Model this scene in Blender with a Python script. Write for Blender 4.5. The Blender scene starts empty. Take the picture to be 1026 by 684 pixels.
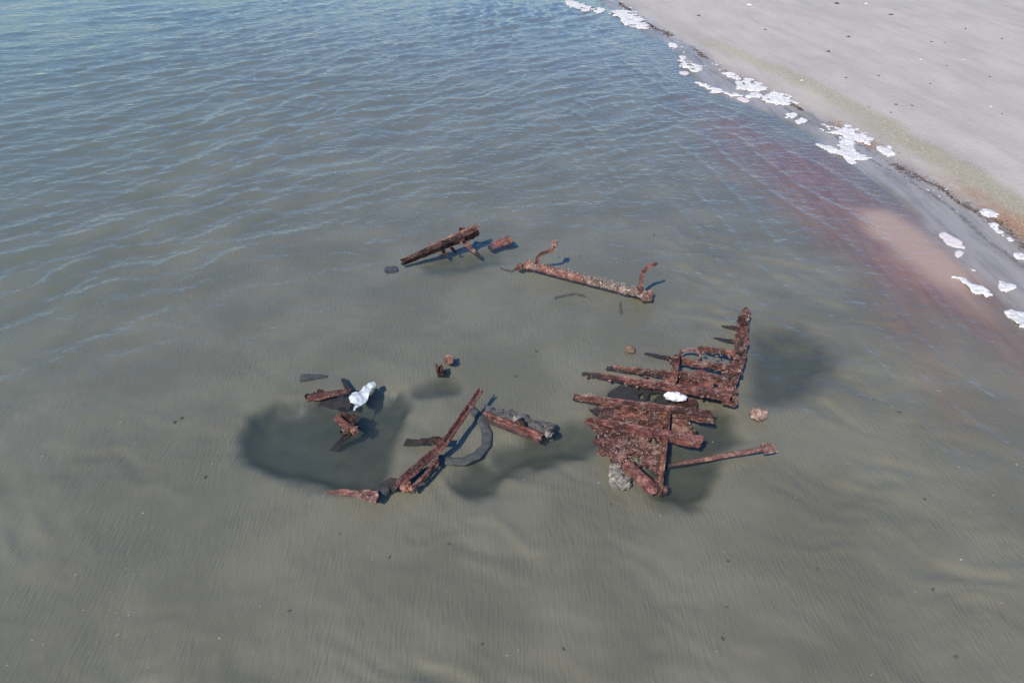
import bpy, math, random
import numpy as np
from mathutils import Vector, noise, Matrix

random.seed(7)
rng = np.random.default_rng(7)
scene = bpy.context.scene
COL = scene.collection

# ------------------------------------------------------------------ camera
CAM_H, PITCH, FPX = 8.0, math.radians(36.0), 690.0      # drone height, tilt, focal length in photo pixels
cam_d = bpy.data.cameras.new('camera')
cam = bpy.data.objects.new('camera', cam_d)
COL.objects.link(cam)
cam.location = (0, 0, CAM_H)
cam.rotation_euler = (math.radians(90) - PITCH, 0, 0)
cam_d.sensor_width = 36.0
cam_d.lens = FPX / 1026.0 * 36.0
cam_d.clip_end = 8000
cam_d.clip_start = 0.1
scene.camera = cam

# ------------------------------------------------------------------ sky and sun
SUN_EL, SUN_AZ = math.radians(47), math.radians(209)     # azimuth clockwise from +Y: behind the camera, to its left
world = bpy.data.worlds.new('World')
scene.world = world
world.use_nodes = True
wn = world.node_tree.nodes
bg = wn['Background']
sky = wn.new('ShaderNodeTexSky')
sky.sky_type = 'NISHITA'
sky.sun_disc = False
sky.sun_elevation = SUN_EL
sky.sun_rotation = SUN_AZ
sky.air_density = 1.0
sky.dust_density = 0.1
sky.ozone_density = 3.0
hs = wn.new('ShaderNodeHueSaturation')                 # a clear, deep blue day
hs.inputs['Hue'].default_value = 0.511
hs.inputs['Saturation'].default_value = 1.36
world.node_tree.links.new(sky.outputs[0], hs.inputs['Color'])
world.node_tree.links.new(hs.outputs[0], bg.inputs[0])
bg.inputs[1].default_value = 0.13
sun_d = bpy.data.lights.new('sun', 'SUN')
sun_d.energy = 3.85
sun_d.angle = math.radians(0.6)
sun_d.color = (1.0, 0.905, 0.765)
sun = bpy.data.objects.new('sun', sun_d)
COL.objects.link(sun)
to_sun = Vector((math.sin(SUN_AZ) * math.cos(SUN_EL), math.cos(SUN_AZ) * math.cos(SUN_EL), math.sin(SUN_EL)))
sun.rotation_euler = to_sun.to_track_quat('Z', 'Y').to_euler()
sun.location = to_sun * 60

vs = scene.view_settings
vs.view_transform = 'Standard'
vs.look = 'None'
vs.exposure = 0.32
vs.gamma = 1.0
scene.cycles.use_denoising = True
scene.cycles.max_bounces = 8
scene.cycles.transparent_max_bounces = 16
scene.cycles.volume_bounces = 1


# ------------------------------------------------------------------ pixel -> place
CP, SP = math.cos(PITCH), math.sin(PITCH)


def P(px, py, z=0.0):
    """where the photo ray through (px, py) meets height z"""
    u, v = (px - 513.0) / FPX, (py - 342.0) / FPX
    d = Vector((u, CP - v * SP, -SP - v * CP))
    t = (z - CAM_H) / d.z
    return Vector((d.x * t, d.y * t, z))


def P2(pts, z=0.0):
    return np.array([[*P(a, b, z)[:2]] for a, b in pts])


# ------------------------------------------------------------------ node helpers
def new_mat(name):
    m = bpy.data.materials.new(name)
    m.use_nodes = True
    nt = m.node_tree
    b = nt.nodes['Principled BSDF']
    return m, nt, b


class N:
    def __init__(s, nt):
        s.nt = nt

    def link(s, a, b):
        s.nt.links.new(a, b)

    def put(s, sock, v):
        if isinstance(v, (int, float)):
            sock.default_value = v
        elif isinstance(v, tuple):
            sock.default_value = (*v, 1.0) if len(v) == 3 and sock.type == 'RGBA' else v
        else:
            s.link(v, sock)

    def noise(s, vec=None, scale=5, detail=4, rough=0.55, dist=0.0):
        n = s.nt.nodes.new('ShaderNodeTexNoise')
        n.inputs['Scale'].default_value = scale
        n.inputs['Detail'].default_value = detail
        n.inputs['Roughness'].default_value = rough
        n.inputs['Distortion'].default_value = dist
        if vec is not None:
            s.link(vec, n.inputs['Vector'])
        return n.outputs[0]

    def math(s, op, a, b=0.0, c=0.0, clamp=False):
        n = s.nt.nodes.new('ShaderNodeMath')
        n.operation = op
        n.use_clamp = clamp
        for i, v in enumerate((a, b, c)):
            s.put(n.inputs[i], v)
        return n.outputs[0]

    def ramp(s, fac, lo, hi, a=0.0, b=1.0, smooth=True):
        n = s.nt.nodes.new('ShaderNodeMapRange')
        n.interpolation_type = 'SMOOTHSTEP' if smooth else 'LINEAR'
        s.put(n.inputs[0], fac)
        for i, v in zip((1, 2, 3, 4), (lo, hi, a, b)):
            s.put(n.inputs[i], v)
        return n.outputs[0]

    def mix(s, fac, a, b):
        n = s.nt.nodes.new('ShaderNodeMix')
        n.data_type = 'RGBA'
        s.put(n.inputs[0], fac)
        s.put(n.inputs[6], a)
        s.put(n.inputs[7], b)
        return n.outputs[2]

    def attr(s, name):
        n = s.nt.nodes.new('ShaderNodeAttribute')
        n.attribute_name = name
        return n.outputs['Fac']

    def pos(s):
        return s.nt.nodes.new('ShaderNodeNewGeometry').outputs['Position']

    def objco(s):
        return s.nt.nodes.new('ShaderNodeTexCoord').outputs['Object']

    def rnd(s):
        return s.nt.nodes.new('ShaderNodeObjectInfo').outputs['Random']

    def mapping(s, vec, scale=(1, 1, 1), rot=(0, 0, 0)):
        n = s.nt.nodes.new('ShaderNodeMapping')
        s.link(vec, n.inputs[0])
        n.inputs['Scale'].default_value = scale
        n.inputs['Rotation'].default_value = rot
        return n.outputs[0]

    def bump(s, h, strength, distance, normal=None):
        n = s.nt.nodes.new('ShaderNodeBump')
        n.inputs['Strength'].default_value = strength
        n.inputs['Distance'].default_value = distance
        s.link(h, n.inputs['Height'])
        if normal is not None:
            s.link(normal, n.inputs['Normal'])
        return n.outputs[0]


# ------------------------------------------------------------------ numpy value noise for the terrain
def vnoise(x, y, seed=0):
    xi, yi = np.floor(x).astype(np.int64), np.floor(y).astype(np.int64)
    xf, yf = x - xi, y - yi

    def h(a, b):
        n = (a * 374761393 + b * 668265263 + seed * 974711) & 0x7fffffff
        n = ((n ^ (n >> 13)) * 1274126177) & 0x7fffffff
        return ((n ^ (n >> 16)) & 0xffff) / 65535.0
    sx, sy = xf * xf * xf * (xf * (xf * 6 - 15) + 10), yf * yf * yf * (yf * (yf * 6 - 15) + 10)
    a = h(xi, yi) * (1 - sx) + h(xi + 1, yi) * sx
    b = h(xi, yi + 1) * (1 - sx) + h(xi + 1, yi + 1) * sx
    return (a * (1 - sy) + b * sy) * 2 - 1


def fbm(x, y, octs=3, seed=0):
    r, a = 0, 1.0
    for k in range(octs):
        r = r + a * vnoise(x * 2 ** k + 17.3 * k, y * 2 ** k - 9.1 * k, seed + k)
        a *= 0.5
    return r


def sstep(a, b, x):
    t = np.clip((x - a) / (b - a), 0, 1)
    return t * t * (3 - 2 * t)


def curve(pts, z=0.0, xfar=None):
    """line along the shore as x(y)"""
    w = P2(pts, z)
    w = w[np.argsort(w[:, 1])]
    ys, xs = list(w[:, 1]), list(w[:, 0])
    # carry on beyond the picture in the same direction
    n0 = (xs[1] - xs[0]) / (ys[1] - ys[0])
    ys = [-300, ys[0] - 3] + ys
    xs = [xs[0] + 1.0, xs[0] + 0.25] + xs
    m = (xs[-1] - xs[-4]) / (ys[-1] - ys[-4])
    ys += [ys[-1] + 60, 3000]
    xs += [xs[-1] + 60 * m * 0.8, xs[-1] + 60 * m * 0.8 - 40]
    return lambda y: np.interp(y, ys, xs)


edge_x = curve([(604, 3), (655, 37), (674, 46), (690, 75), (735, 101), (765, 112), (817, 138), (870, 176), (905, 205),
                (940, 236), (965, 262), (1000, 297), (1026, 318)])
wrack_x = curve([(618, 1), (650, 24), (690, 47), (740, 78), (800, 108), (830, 124), (880, 156), (950, 193), (1000, 227),
                 (1026, 248)], 0.06)
shell_x = curve([(640, 1), (700, 38), (760, 64), (800, 82), (850, 108), (900, 137), (960, 170), (1026, 214)], 0.10)

POOLS = [  # outline in the photo, depth of the scour
    ([(234, 440), (246, 412), (280, 396), (305, 394), (335, 390), (352, 387), (375, 384), (404, 387), (413, 405), (400, 440), (395, 470),
      (385, 492), (330, 493), (300, 480), (262, 475), (240, 462)], 0.26),
    ([(410, 390), (422, 378), (450, 372), (468, 385), (462, 396), (430, 398), (412, 397)], 0.18),
    ([(452, 480), (470, 455), (500, 440), (540, 425), (575, 412), (600, 415), (608, 440), (590, 462), (545, 466), (515, 480),
      (500, 494), (470, 496), (455, 492)], 0.24),
    ([(640, 470), (664, 440), (690, 420), (720, 400), (735, 412), (742, 440), (722, 470), (718, 490), (698, 507), (665, 512), (642, 500)], 0.24),
    ([(742, 330), (800, 324), (838, 345), (850, 365), (830, 400), (790, 415), (758, 412), (738, 395)], 0.22),
    ([(412, 262), (450, 248), (500, 246), (508, 262), (470, 272), (425, 276)], 0.22),
    ([(585, 400), (620, 382), (680, 388), (690, 410), (650, 415), (600, 412)], 0.2),
]


def poly_sd(x, y, poly):
    """signed distance to an outline, negative inside"""
    d = np.full(x.shape, 1e9)
    ins = np.zeros(x.shape, bool)
    n = len(poly)
    for i in range(n):
        ax, ay = poly[i]
        bx, by = poly[(i + 1) % n]
        ex, ey = bx - ax, by - ay
        t = np.clip(((x - ax) * ex + (y - ay) * ey) / (ex * ex + ey * ey), 0, 1)
        d = np.minimum(d, (x - ax - t * ex) ** 2 + (y - ay - t * ey) ** 2)
        c = ((ay > y) != (by > y)) & (x < (bx - ax) * (y - ay) / (by - ay + 1e-12) + ax)
        ins ^= c
    d = np.sqrt(d)
    return np.where(ins, -d, d)


def pool_fields(x, y):
    depth = np.zeros(x.shape)
    mask = np.zeros(x.shape)
    near = (x > -9) & (x < 9) & (y > 4) & (y < 26)
    xs, ys = x[near], y[near]
    dd, mm = np.zeros(xs.shape), np.zeros(xs.shape)
    wob = 0.09 * fbm(xs * 1.8, ys * 1.8, 3, 5)
    for (pts, dep), (stren, soft) in zip(POOLS, ((1, 1), (0.8, 1.2), (0.85, 1.2), (0.88, 1.2), (0.78, 2.2), (0.6, 1.8), (0.6, 1.5))):
        sd = poly_sd(xs, ys, P2(pts, -0.14)) + wob
        dd = np.maximum(dd, dep * (1 - sstep(-0.5 * soft, 0.10, sd)))
        mm = np.maximum(mm, stren * (1 - sstep(-0.22 * soft, 0.05 * soft, sd)))
    depth[near] = dd
    mask[near] = mm
    return depth, mask


def ground_z(x, y, pools=True):
    d = x - edge_x(y)
    off = -d
    under = -(0.017 * np.clip(off, 0, 9) + 0.010 * np.clip(off - 9, 0, 9) + 0.045 * np.clip(off - 18, 0, 60)
              + 0.01 * np.clip(off - 78, 0, 400))
    over = 0.05 * np.clip(d, 0, 3.2) + 0.03 * np.clip(d - 3.2, 0, 14) + 0.006 * np.clip(d - 17, 0, 200)
    z = np.where(d < 0, under, over)
    wet = sstep(0.0, -2.5, d)
    # sand waves lying across the shallows, thrown up by the swell
    wu, wv = x + 0.35 * fbm(x * 0.8, y * 0.8, 2, 12), y + 0.35 * fbm(x * 0.8 + 9, y * 0.8, 2, 13)
    ridge = fbm((wu * 0.92 - wv * 0.40) * 0.75, (wu * 0.40 + wv * 0.92) * 1.9, 3, 11)
    ridge = 1.0 - np.abs(ridge) * 1.3
    where = np.clip(0.3 + sstep(11.0, 8.6, y - 0.25 * x) + sstep(2.5, 5.5, x), 0, 1)
    z = z + wet * (0.034 * where * ridge * sstep(-0.5, 0.6, fbm(x * 0.3, y * 0.3, 2, 3) + 0.15) + 0.022 * fbm(x * 0.45, y * 0.45, 3, 21)
                   * sstep(0, -5, d))
    cap = -0.012 - 0.008 * np.clip(off, 0, 5)
    z = np.where(d < 0, np.minimum(z, cap * sstep(0, 0.8, off)), z)
    # pale bank of sand just under the surface inshore of the wreck
    bar = poly_sd(x, y, P2([(850, 205), (890, 212), (935, 238), (968, 270), (985, 305), (960, 300), (925, 272), (885, 245), (858, 225)])) \
        + 0.3 * fbm(x * 0.8, y * 0.8, 2, 33)
    z = z + np.where(d < 0.1, 1, 0) * (np.clip(-0.006 - z, 0, 1)) * (1 - sstep(-0.7, 0.5, bar)) * 0.85
    # the beach: swash steps, low hummocks
    dry = sstep(0.3, 3.0, d)
    z = z + dry * (0.03 * fbm(x * 0.22, y * 0.11, 3, 8) + 0.016 * fbm(x * 1.1, y * 0.6, 4, 9))
    sh = x - shell_x(y)
    z = z + 0.045 * np.exp(-(sh / 0.8) ** 2)
    if pools:
        z = z - pool_fields(x, y)[0]
    return z


def PB(px, py, lift=0.0):
    """the spot on the sand that the photo shows at (px, py)"""
    p = P(px, py, -0.15)
    for _ in range(5):
        p = P(px, py, gz(p.x, p.y) + lift)
    return p


def gz(x, y):
    return float(ground_z(np.array([x]), np.array([y]))[0])


def axis(fine0, fine1, step, growth, lo, hi):
    a = list(np.arange(fine0, fine1, step))
    s, v = step, a[-1]
    while v < hi:
        s *= growth
        v += s
        a.append(v)
    s, v, pre = step, fine0, []
    while v > lo:
        s *= growth
        v -= s
        pre.append(v)
    return np.array(pre[::-1] + a)


def grid_mesh(name, xs, ys, zf, attrs=None, skirt=None):
    X, Y = np.meshgrid(xs, ys)
    X, Y = X.ravel(), Y.ravel()
    Z = zf(X, Y)
    nx, ny = len(xs), len(ys)
    co = np.stack([X, Y, Z], 1)
    i = np.arange(nx * ny).reshape(ny, nx)
    faces = np.stack([i[:-1, :-1], i[:-1, 1:], i[1:, 1:], i[1:, :-1]], -1).reshape(-1, 4)
    if skirt is not None:                    # close the body of water below
        rim = np.concatenate([i[0, :], i[1:, -1], i[-1, -2::-1], i[-2:0:-1, 0]])
        low = co[rim].copy()
        low[:, 2] = skirt
        base = len(co)
        k = len(rim)
        co = np.concatenate([co, low])
        r2 = base + np.arange(k)
        side = np.stack([np.roll(rim, -1), rim, r2, np.roll(r2, -1)], -1)
        faces = np.concatenate([faces, side])
    me = bpy.data.meshes.new(name)
    nf = len(faces)
    loops = faces.ravel().astype(np.int32)
    starts = np.arange(0, nf * 4, 4, dtype=np.int32)
    if skirt is not None:
        loops = np.concatenate([loops, r2[::-1].astype(np.int32)])
        starts = np.append(starts, nf * 4).astype(np.int32)
        nf += 1
    me.vertices.add(len(co))
    me.vertices.foreach_set('co', co.ravel().astype(np.float32))
    me.loops.add(len(loops))
    me.loops.foreach_set('vertex_index', loops)
    me.polygons.add(nf)
    me.polygons.foreach_set('loop_start', starts)
    me.polygons.foreach_set('use_smooth', np.ones(nf, bool))
    for an, av in (attrs(X, Y) if attrs else {}).items():
        a = me.attributes.new(an, 'FLOAT', 'POINT')
        v = np.zeros(len(co), np.float32)
        v[:len(av)] = av
        a.data.foreach_set('value', v)
    me.update(calc_edges=True)
    me.validate()
    o = bpy.data.objects.new(name, me)
    COL.objects.link(o)
    return o


# ------------------------------------------------------------------ the sand: sea bed and beach in one sheet
def sand_attrs(x, y):
    d = x - edge_x(y)
    red = poly_sd(x, y, P2([(690, 98), (760, 112), (830, 150), (900, 200), (960, 250), (1026, 322), (1100, 400), (1040, 400), (960, 330),
                            (960, 420), (880, 310), (805, 222), (740, 165), (690, 130)])) + 0.7 * fbm(x * 0.5, y * 0.3, 3, 44)
    dpt, msk = pool_fields(x, y)
    bar = poly_sd(x, y, P2([(850, 205), (890, 212), (935, 238), (968, 270), (985, 305), (1000, 330), (960, 300), (925, 272), (885, 245),
                            (858, 225)])) + 0.3 * fbm(x * 0.8, y * 0.8, 2, 33)
    return dict(shore=d, wrack=x - wrack_x(y), shell=x - shell_x(y), red=1 - sstep(-1.6, 1.0, red), pool=msk,
                bar=1 - sstep(-0.7, 0.45, bar))


gx = axis(-10, 10.5, 0.06, 1.045, -2500, 2500)
gy = axis(4.2, 19, 0.06, 1.035, -600, 3500)
sand = grid_mesh('beach_sand', gx, gy, ground_z, sand_attrs)
sand['kind'] = 'structure'

m, nt, b = new_mat('sand')
n = N(nt)
pos = n.pos()
shore, pool, red = n.attr('shore'), n.attr('pool'), n.attr('red')
shoreN = n.math('ADD', shore, n.math('MULTIPLY', n.math('SUBTRACT', n.noise(n.mapping(pos, (0.9, 0.35, 1)), 1.0, 5), 0.5), 1.6))
grain = n.noise(pos, 90, 3, 0.7)
blot = n.noise(n.mapping(pos, (0.7, 0.3, 1)), 1.0, 6, 0.6)
streak = n.noise(n.mapping(pos, (2.6, 0.16, 1)), 1.0, 5, 0.6)
dry = n.mix(n.ramp(blot, 0.3, 0.7), (0.435, 0.402, 0.342), (0.53, 0.49, 0.415))
dry = n.mix(n.ramp(streak, 0.52, 0.72, 0, 0.4), dry, (0.37, 0.355, 0.345))
ys0 = nt.nodes.new('ShaderNodeSeparateXYZ')
n.link(pos, ys0.inputs[0])
tv = nt.nodes.new('ShaderNodeCombineXYZ')                # old tide lines, running with the shore
n.link(n.math('MULTIPLY', n.attr('wrack'), 1.5), tv.inputs[0])
n.link(n.math('MULTIPLY', ys0.outputs[1], 0.09), tv.inputs[1])
dry = n.mix(n.ramp(n.noise(tv.outputs[0], 1.0, 5, 0.62, 0.3), 0.50, 0.70, 0, 0.35), dry, (0.33, 0.305, 0.275))
dry = n.mix(n.ramp(n.noise(pos, 5.5, 5, 0.75), 0.56, 0.72, 0, 0.35), dry, (0.28, 0.26, 0.235))
dry = n.mix(n.ramp(grain, 0.3, 0.75, 0, 0.45), dry, (0.33, 0.31, 0.295))
wet = n.mix(n.ramp(blot, 0.3, 0.7), (0.29, 0.265, 0.235), (0.36, 0.33, 0.295))
wet = n.mix(n.ramp(n.noise(n.mapping(pos, (3.2, 0.35, 1)), 1.0, 5, 0.65), 0.42, 0.66, 0, 0.7), wet, (0.20, 0.178, 0.155))
bed = n.mix(n.ramp(n.noise(pos, 0.55, 5, 0.55), 0.35, 0.68), (0.166, 0.153, 0.104), (0.218, 0.201, 0.139))
bed = n.mix(n.ramp(grain, 0.45, 0.75, 0, 0.25), bed, (0.12, 0.113, 0.10))
redc = n.mix(n.ramp(n.noise(n.mapping(pos, (2.4, 0.45, 1), (0, 0, 0.12)), 1.3, 6, 0.65, 0.5), 0.36, 0.64), (0.205, 0.108, 0.075), (0.275, 0.155, 0.108))
bed = n.mix(n.math('MULTIPLY', n.math('MULTIPLY', red, n.ramp(n.noise(n.mapping(pos, (1.3, 0.35, 1), (0, 0, 0.12)), 1.0, 5, 0.65), 0.28, 0.55, 0.6, 1.0)), 0.95), bed, redc)
bed = n.mix(n.math('MULTIPLY', n.attr('bar'), 0.9), bed, (0.50, 0.335, 0.235))
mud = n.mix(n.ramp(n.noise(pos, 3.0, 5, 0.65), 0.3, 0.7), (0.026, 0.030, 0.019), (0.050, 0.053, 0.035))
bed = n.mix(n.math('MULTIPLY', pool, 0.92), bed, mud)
c = n.mix(n.ramp(shoreN, -0.2, 0.35), bed, wet)
c = n.mix(n.ramp(n.math('ADD', n.attr('wrack'), n.math('MULTIPLY', n.math('SUBTRACT', blot, 0.5), 1.2)), -0.35, 0.7), c, dry)
# shelly olive band on the berm and the rusty stain below it
shell = n.attr('shell')
sn = n.math('ABSOLUTE', n.math('ADD', shell, n.math('MULTIPLY', n.math('SUBTRACT', n.noise(n.mapping(pos, (1, 0.5, 1)), 1.2, 4), 0.5), 0.9)))
sfac = n.math('MULTIPLY', n.ramp(sn, 0.2, 0.85, 0.85, 0.0), n.ramp(n.noise(pos, 40, 2, 0.7), 0.35, 0.6, 0.35, 1.0))
ysep = nt.nodes.new('ShaderNodeSeparateXYZ')
n.link(pos, ysep.inputs[0])
sfac = n.math('MULTIPLY', sfac, n.ramp(ysep.outputs[1], 17, 40, 1.0, 0.25))
c = n.mix(sfac, c, n.mix(n.noise(pos, 26, 3, 0.7), (0.20, 0.185, 0.125), (0.37, 0.345, 0.25)))
wr = n.attr('wrack')
nearness = n.ramp(ysep.outputs[1], 15.5, 21, 1.0, 0.15)
rustf = n.math('MULTIPLY', n.math('MULTIPLY', n.ramp(wr, -0.1, 0.35), n.ramp(wr, 0.5, 1.3, 1.0, 0.0)),
               n.math('MULTIPLY', nearness, n.ramp(n.noise(n.mapping(pos, (1.2, 0.6, 1)), 1.6, 5, 0.7), 0.32, 0.52, 0.2, 0.95)))
c = n.mix(rustf, c, (0.33, 0.20, 0.12))
wl = n.math('ABSOLUTE', n.math('ADD', wr, n.math('MULTIPLY', n.math('SUBTRACT', n.noise(n.mapping(pos, (1.5, 0.9, 1)), 1.0, 4, 0.6), 0.5), 0.5)))
c = n.mix(n.math('MULTIPLY', n.ramp(wl, 0.03, 0.2, 0.6, 0.0), n.ramp(n.noise(pos, 5, 5, 0.75), 0.46, 0.62)), c, (0.07, 0.05, 0.042))
wl2 = n.math('ABSOLUTE', n.math('ADD', n.math('ADD', wr, n.math('MULTIPLY', shore, 0.55)), n.math('SUBTRACT', n.math('MULTIPLY', n.noise(n.mapping(pos, (0.9, 0.4, 1)), 1.0, 4, 0.6), 0.9), 0.45)))
c = n.mix(n.math('MULTIPLY', n.ramp(wl2, 0.02, 0.14, 0.75, 0.0), n.ramp(n.noise(pos, 6, 4, 0.7), 0.40, 0.56)), c, (0.13, 0.115, 0.095))
n.link(c, b.inputs['Base Color'])
rough = n.ramp(shoreN, 0.6, 2.6, 0.32, 0.95)
n.link(rough, b.inputs['Roughness'])
b.inputs['Specular IOR Level'].default_value = 0.35
# ripple marks running along the shore on the sea bed, grain and footworn relief above
warp = n.noise(n.mapping(pos, (0.5, 0.22, 1)), 1.0, 3, 0.5)
warp2 = n.noise(n.mapping(pos, (3.0, 1.2, 1)), 1.0, 2, 0.5)
ph = n.math('ADD', n.math('MULTIPLY', ysep.outputs[0], 2 * math.pi / 0.060), n.math('ADD', n.math('MULTIPLY', warp, 42), n.math('MULTIPLY', warp2, 9)))
rvec = nt.nodes.new('ShaderNodeCombineXYZ')
n.link(n.math('ADD', ph, 0.0), rvec.inputs[0])
n.link(n.math('MULTIPLY', ysep.outputs[1], 4.6), rvec.inputs[1])
rn = n.noise(n.mapping(rvec.outputs[0], (0.19, 1.0, 1.0)), 1.0, 1, 0.4)
rip = n.math('ADD', n.math('MULTIPLY', n.math('SINE', ph), 0.22), n.math('MULTIPLY', n.math('SUBTRACT', rn, 0.5), 4.2))
ramt = n.math('MULTIPLY', n.math('MULTIPLY', n.ramp(shoreN, -1.5, 0.2, 1.0, 0.0), n.ramp(n.noise(pos, 0.8, 3, 0.5), 0.3, 0.6, 0.35, 1.0)),
              n.math('SUBTRACT', 1.0, n.math('MULTIPLY', pool, 0.9)))
hgt = n.math('ADD', n.math('MULTIPLY', n.math('MULTIPLY', rip, ramt), 0.0042),
             n.math('ADD', n.math('MULTIPLY', n.noise(pos, 7, 5, 0.65), n.ramp(shoreN, 0, 3, 0.004, 0.034)),
                    n.math('MULTIPLY', grain, 0.004)))
n.link(n.bump(hgt, 1.0, 1.0), b.inputs['Normal'])
sand.data.materials.append(m)


# ------------------------------------------------------------------ the water, a closed body with real waves on top
def wave_z(x, y):
    d = x - edge_x(y)
    off = np.clip(-d, 0, None)
    shal = sstep(0.0, 3.0, off)
    # swell coming in from the open side, crests leaning across the view
    open_ = 0.34 + 0.66 * sstep(11, 30, y - 0.55 * x - 2.0)
    open_ = np.maximum(open_, 0.9 * sstep(-4.6, -8.5, x))
    wx = x + 0.5 * fbm(x * 0.28, y * 0.28, 2, 61)
    wy = y + 0.55 * fbm(x * 0.22, y * 0.3, 2, 62)
    h = np.zeros(x.shape)
    r = np.random.default_rng(3)
    for lam, amp, ang, spread in ((2.1, 0.008, 138, 10), (1.35, 0.009, 128, 14), (0.95, 0.0085, 138, 16), (0.7, 0.0075, 122, 20),
                                  (0.5, 0.0055, 134, 24), (0.4, 0.0035, 118, 30), (0.9, 0.004, 75, 15), (3.4, 0.009, 130, 6)):
        for k in range(2):
            a = math.radians(ang + r.normal() * spread)
            phs = r.uniform(0, 6.28)
            h += amp * 0.75 * np.sin(2 * np.pi / lam * (wx * math.cos(a) + wy * math.sin(a)) + phs)
    env = 0.65 + 0.45 * fbm(x * 0.12, y * 0.12, 2, 71)
    z = 1.75 * h * open_ * env * (0.15 + 0.85 * shal)
    # slanting chop on the open left side
    lft = sstep(-3.8, -7.5, x) * (1 - 0.6 * sstep(22, 40, y))
    for lam, amp, ang in ((1.5, 0.020, 152), (1.05, 0.013, 163), (0.8, 0.009, 143)):
        a = math.radians(ang)
        z = z + lft * amp * env * np.sin(2 * np.pi / lam * (wx * math.cos(a) + wy * math.sin(a)) + lam * 9)
    rgt = sstep(1.5, 5.5, x) * sstep(15, 9, y)
    for lam, amp, ang in ((1.1, 0.006, 62), (0.75, 0.0045, 75), (0.5, 0.0025, 50)):
        a = math.radians(ang)
        z = z + rgt * amp * shal * np.sin(2 * np.pi / lam * (wx * math.cos(a) + wy * math.sin(a)) + lam * 5)
    # thin crests running in along the shore
    inshore = sstep(0.05, 1.0, off) * (1 - sstep(6, 11, off))
    q = d + 0.55 * fbm(x * 0.35, y * 0.2, 2, 81) + 0.12 * y
    sharp = (0.5 + 0.5 * np.sin(2 * np.pi * q / 1.05)) ** 9
    z = z + inshore * 0.026 * sharp * (0.35 + 0.65 * sstep(-0.3, 0.5, fbm(x * 0.5, y * 0.16, 2, 82)))
    z = z + 0.0035 * fbm(x * 1.1, y * 0.9, 3, 91) * (0.3 + 0.7 * shal)
    return z


wx_ = axis(-14, 11.5, 0.075, 1.05, -2300, 2300)
wy_ = axis(4.2, 22, 0.075, 1.013, 4.1, 75)
wy_ = np.concatenate([axis(-2, -1.9, 0.5, 1.2, -500, -1.95)[:-1], np.arange(-1.9, 4.1, 0.12), wy_[wy_ > 4.12]])
tail, s = [wy_[-1]], wy_[-1] - wy_[-2]
while tail[-1] < 3200:
    s *= 1.12
    tail.append(tail[-1] + s)
wy_ = np.unique(np.concatenate([wy_, tail[1:]]))
water = grid_mesh('sea_water', wx_, wy_, wave_z, skirt=-14.0)
water['kind'] = 'structure'
m = bpy.data.materials.new('sea_water')
m.use_nodes = True
nt = m.node_tree
nt.nodes.remove(nt.nodes['Principled BSDF'])
n = N(nt)
pos = n.pos()
fine = n.math('ADD', n.math('MULTIPLY', n.noise(n.mapping(pos, (1.0, 1.6, 1), (0, 0, 0.3)), 2.6, 3, 0.55), 0.040),
              n.math('MULTIPLY', n.noise(n.mapping(pos, (1.0, 1.5, 1), (0, 0, -0.4)), 8.5, 2, 0.5), 0.004))
nrm = n.bump(fine, 1.0, 1.0)
lw = nt.nodes.new('ShaderNodeLayerWeight')          # Schlick's form of the water's Fresnel curve, same from both sides
lw.inputs['Blend'].default_value = 0.5
n.link(nrm, lw.inputs['Normal'])
fres = n.math('ADD', 0.021, n.math('MULTIPLY', n.math('POWER', lw.outputs['Facing'], 5.0), 0.979))
tr = nt.nodes.new('ShaderNodeBsdfTransparent')
tr.inputs[0].default_value = (0.97, 0.98, 0.975, 1)
gl = nt.nodes.new('ShaderNodeBsdfGlossy')
gl.inputs['Roughness'].default_value = 0.03
n.link(nrm, gl.inputs['Normal'])
mx = nt.nodes.new('ShaderNodeMixShader')
n.link(fres, mx.inputs[0])
n.link(tr.outputs[0], mx.inputs[1])
n.link(gl.outputs[0], mx.inputs[2])
n.link(mx.outputs[0], nt.nodes['Material Output'].inputs['Surface'])
vol = nt.nodes.new('ShaderNodeVolumePrincipled')
vol.inputs['Color'].default_value = (0.22, 0.26, 0.225, 1)
vol.inputs['Absorption Color'].default_value = (0.35, 0.42, 0.36, 1)
vol.inputs['Density'].default_value = 0.6
n.link(vol.outputs[0], nt.nodes['Material Output'].inputs['Volume'])
water.data.materials.append(m)


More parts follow.
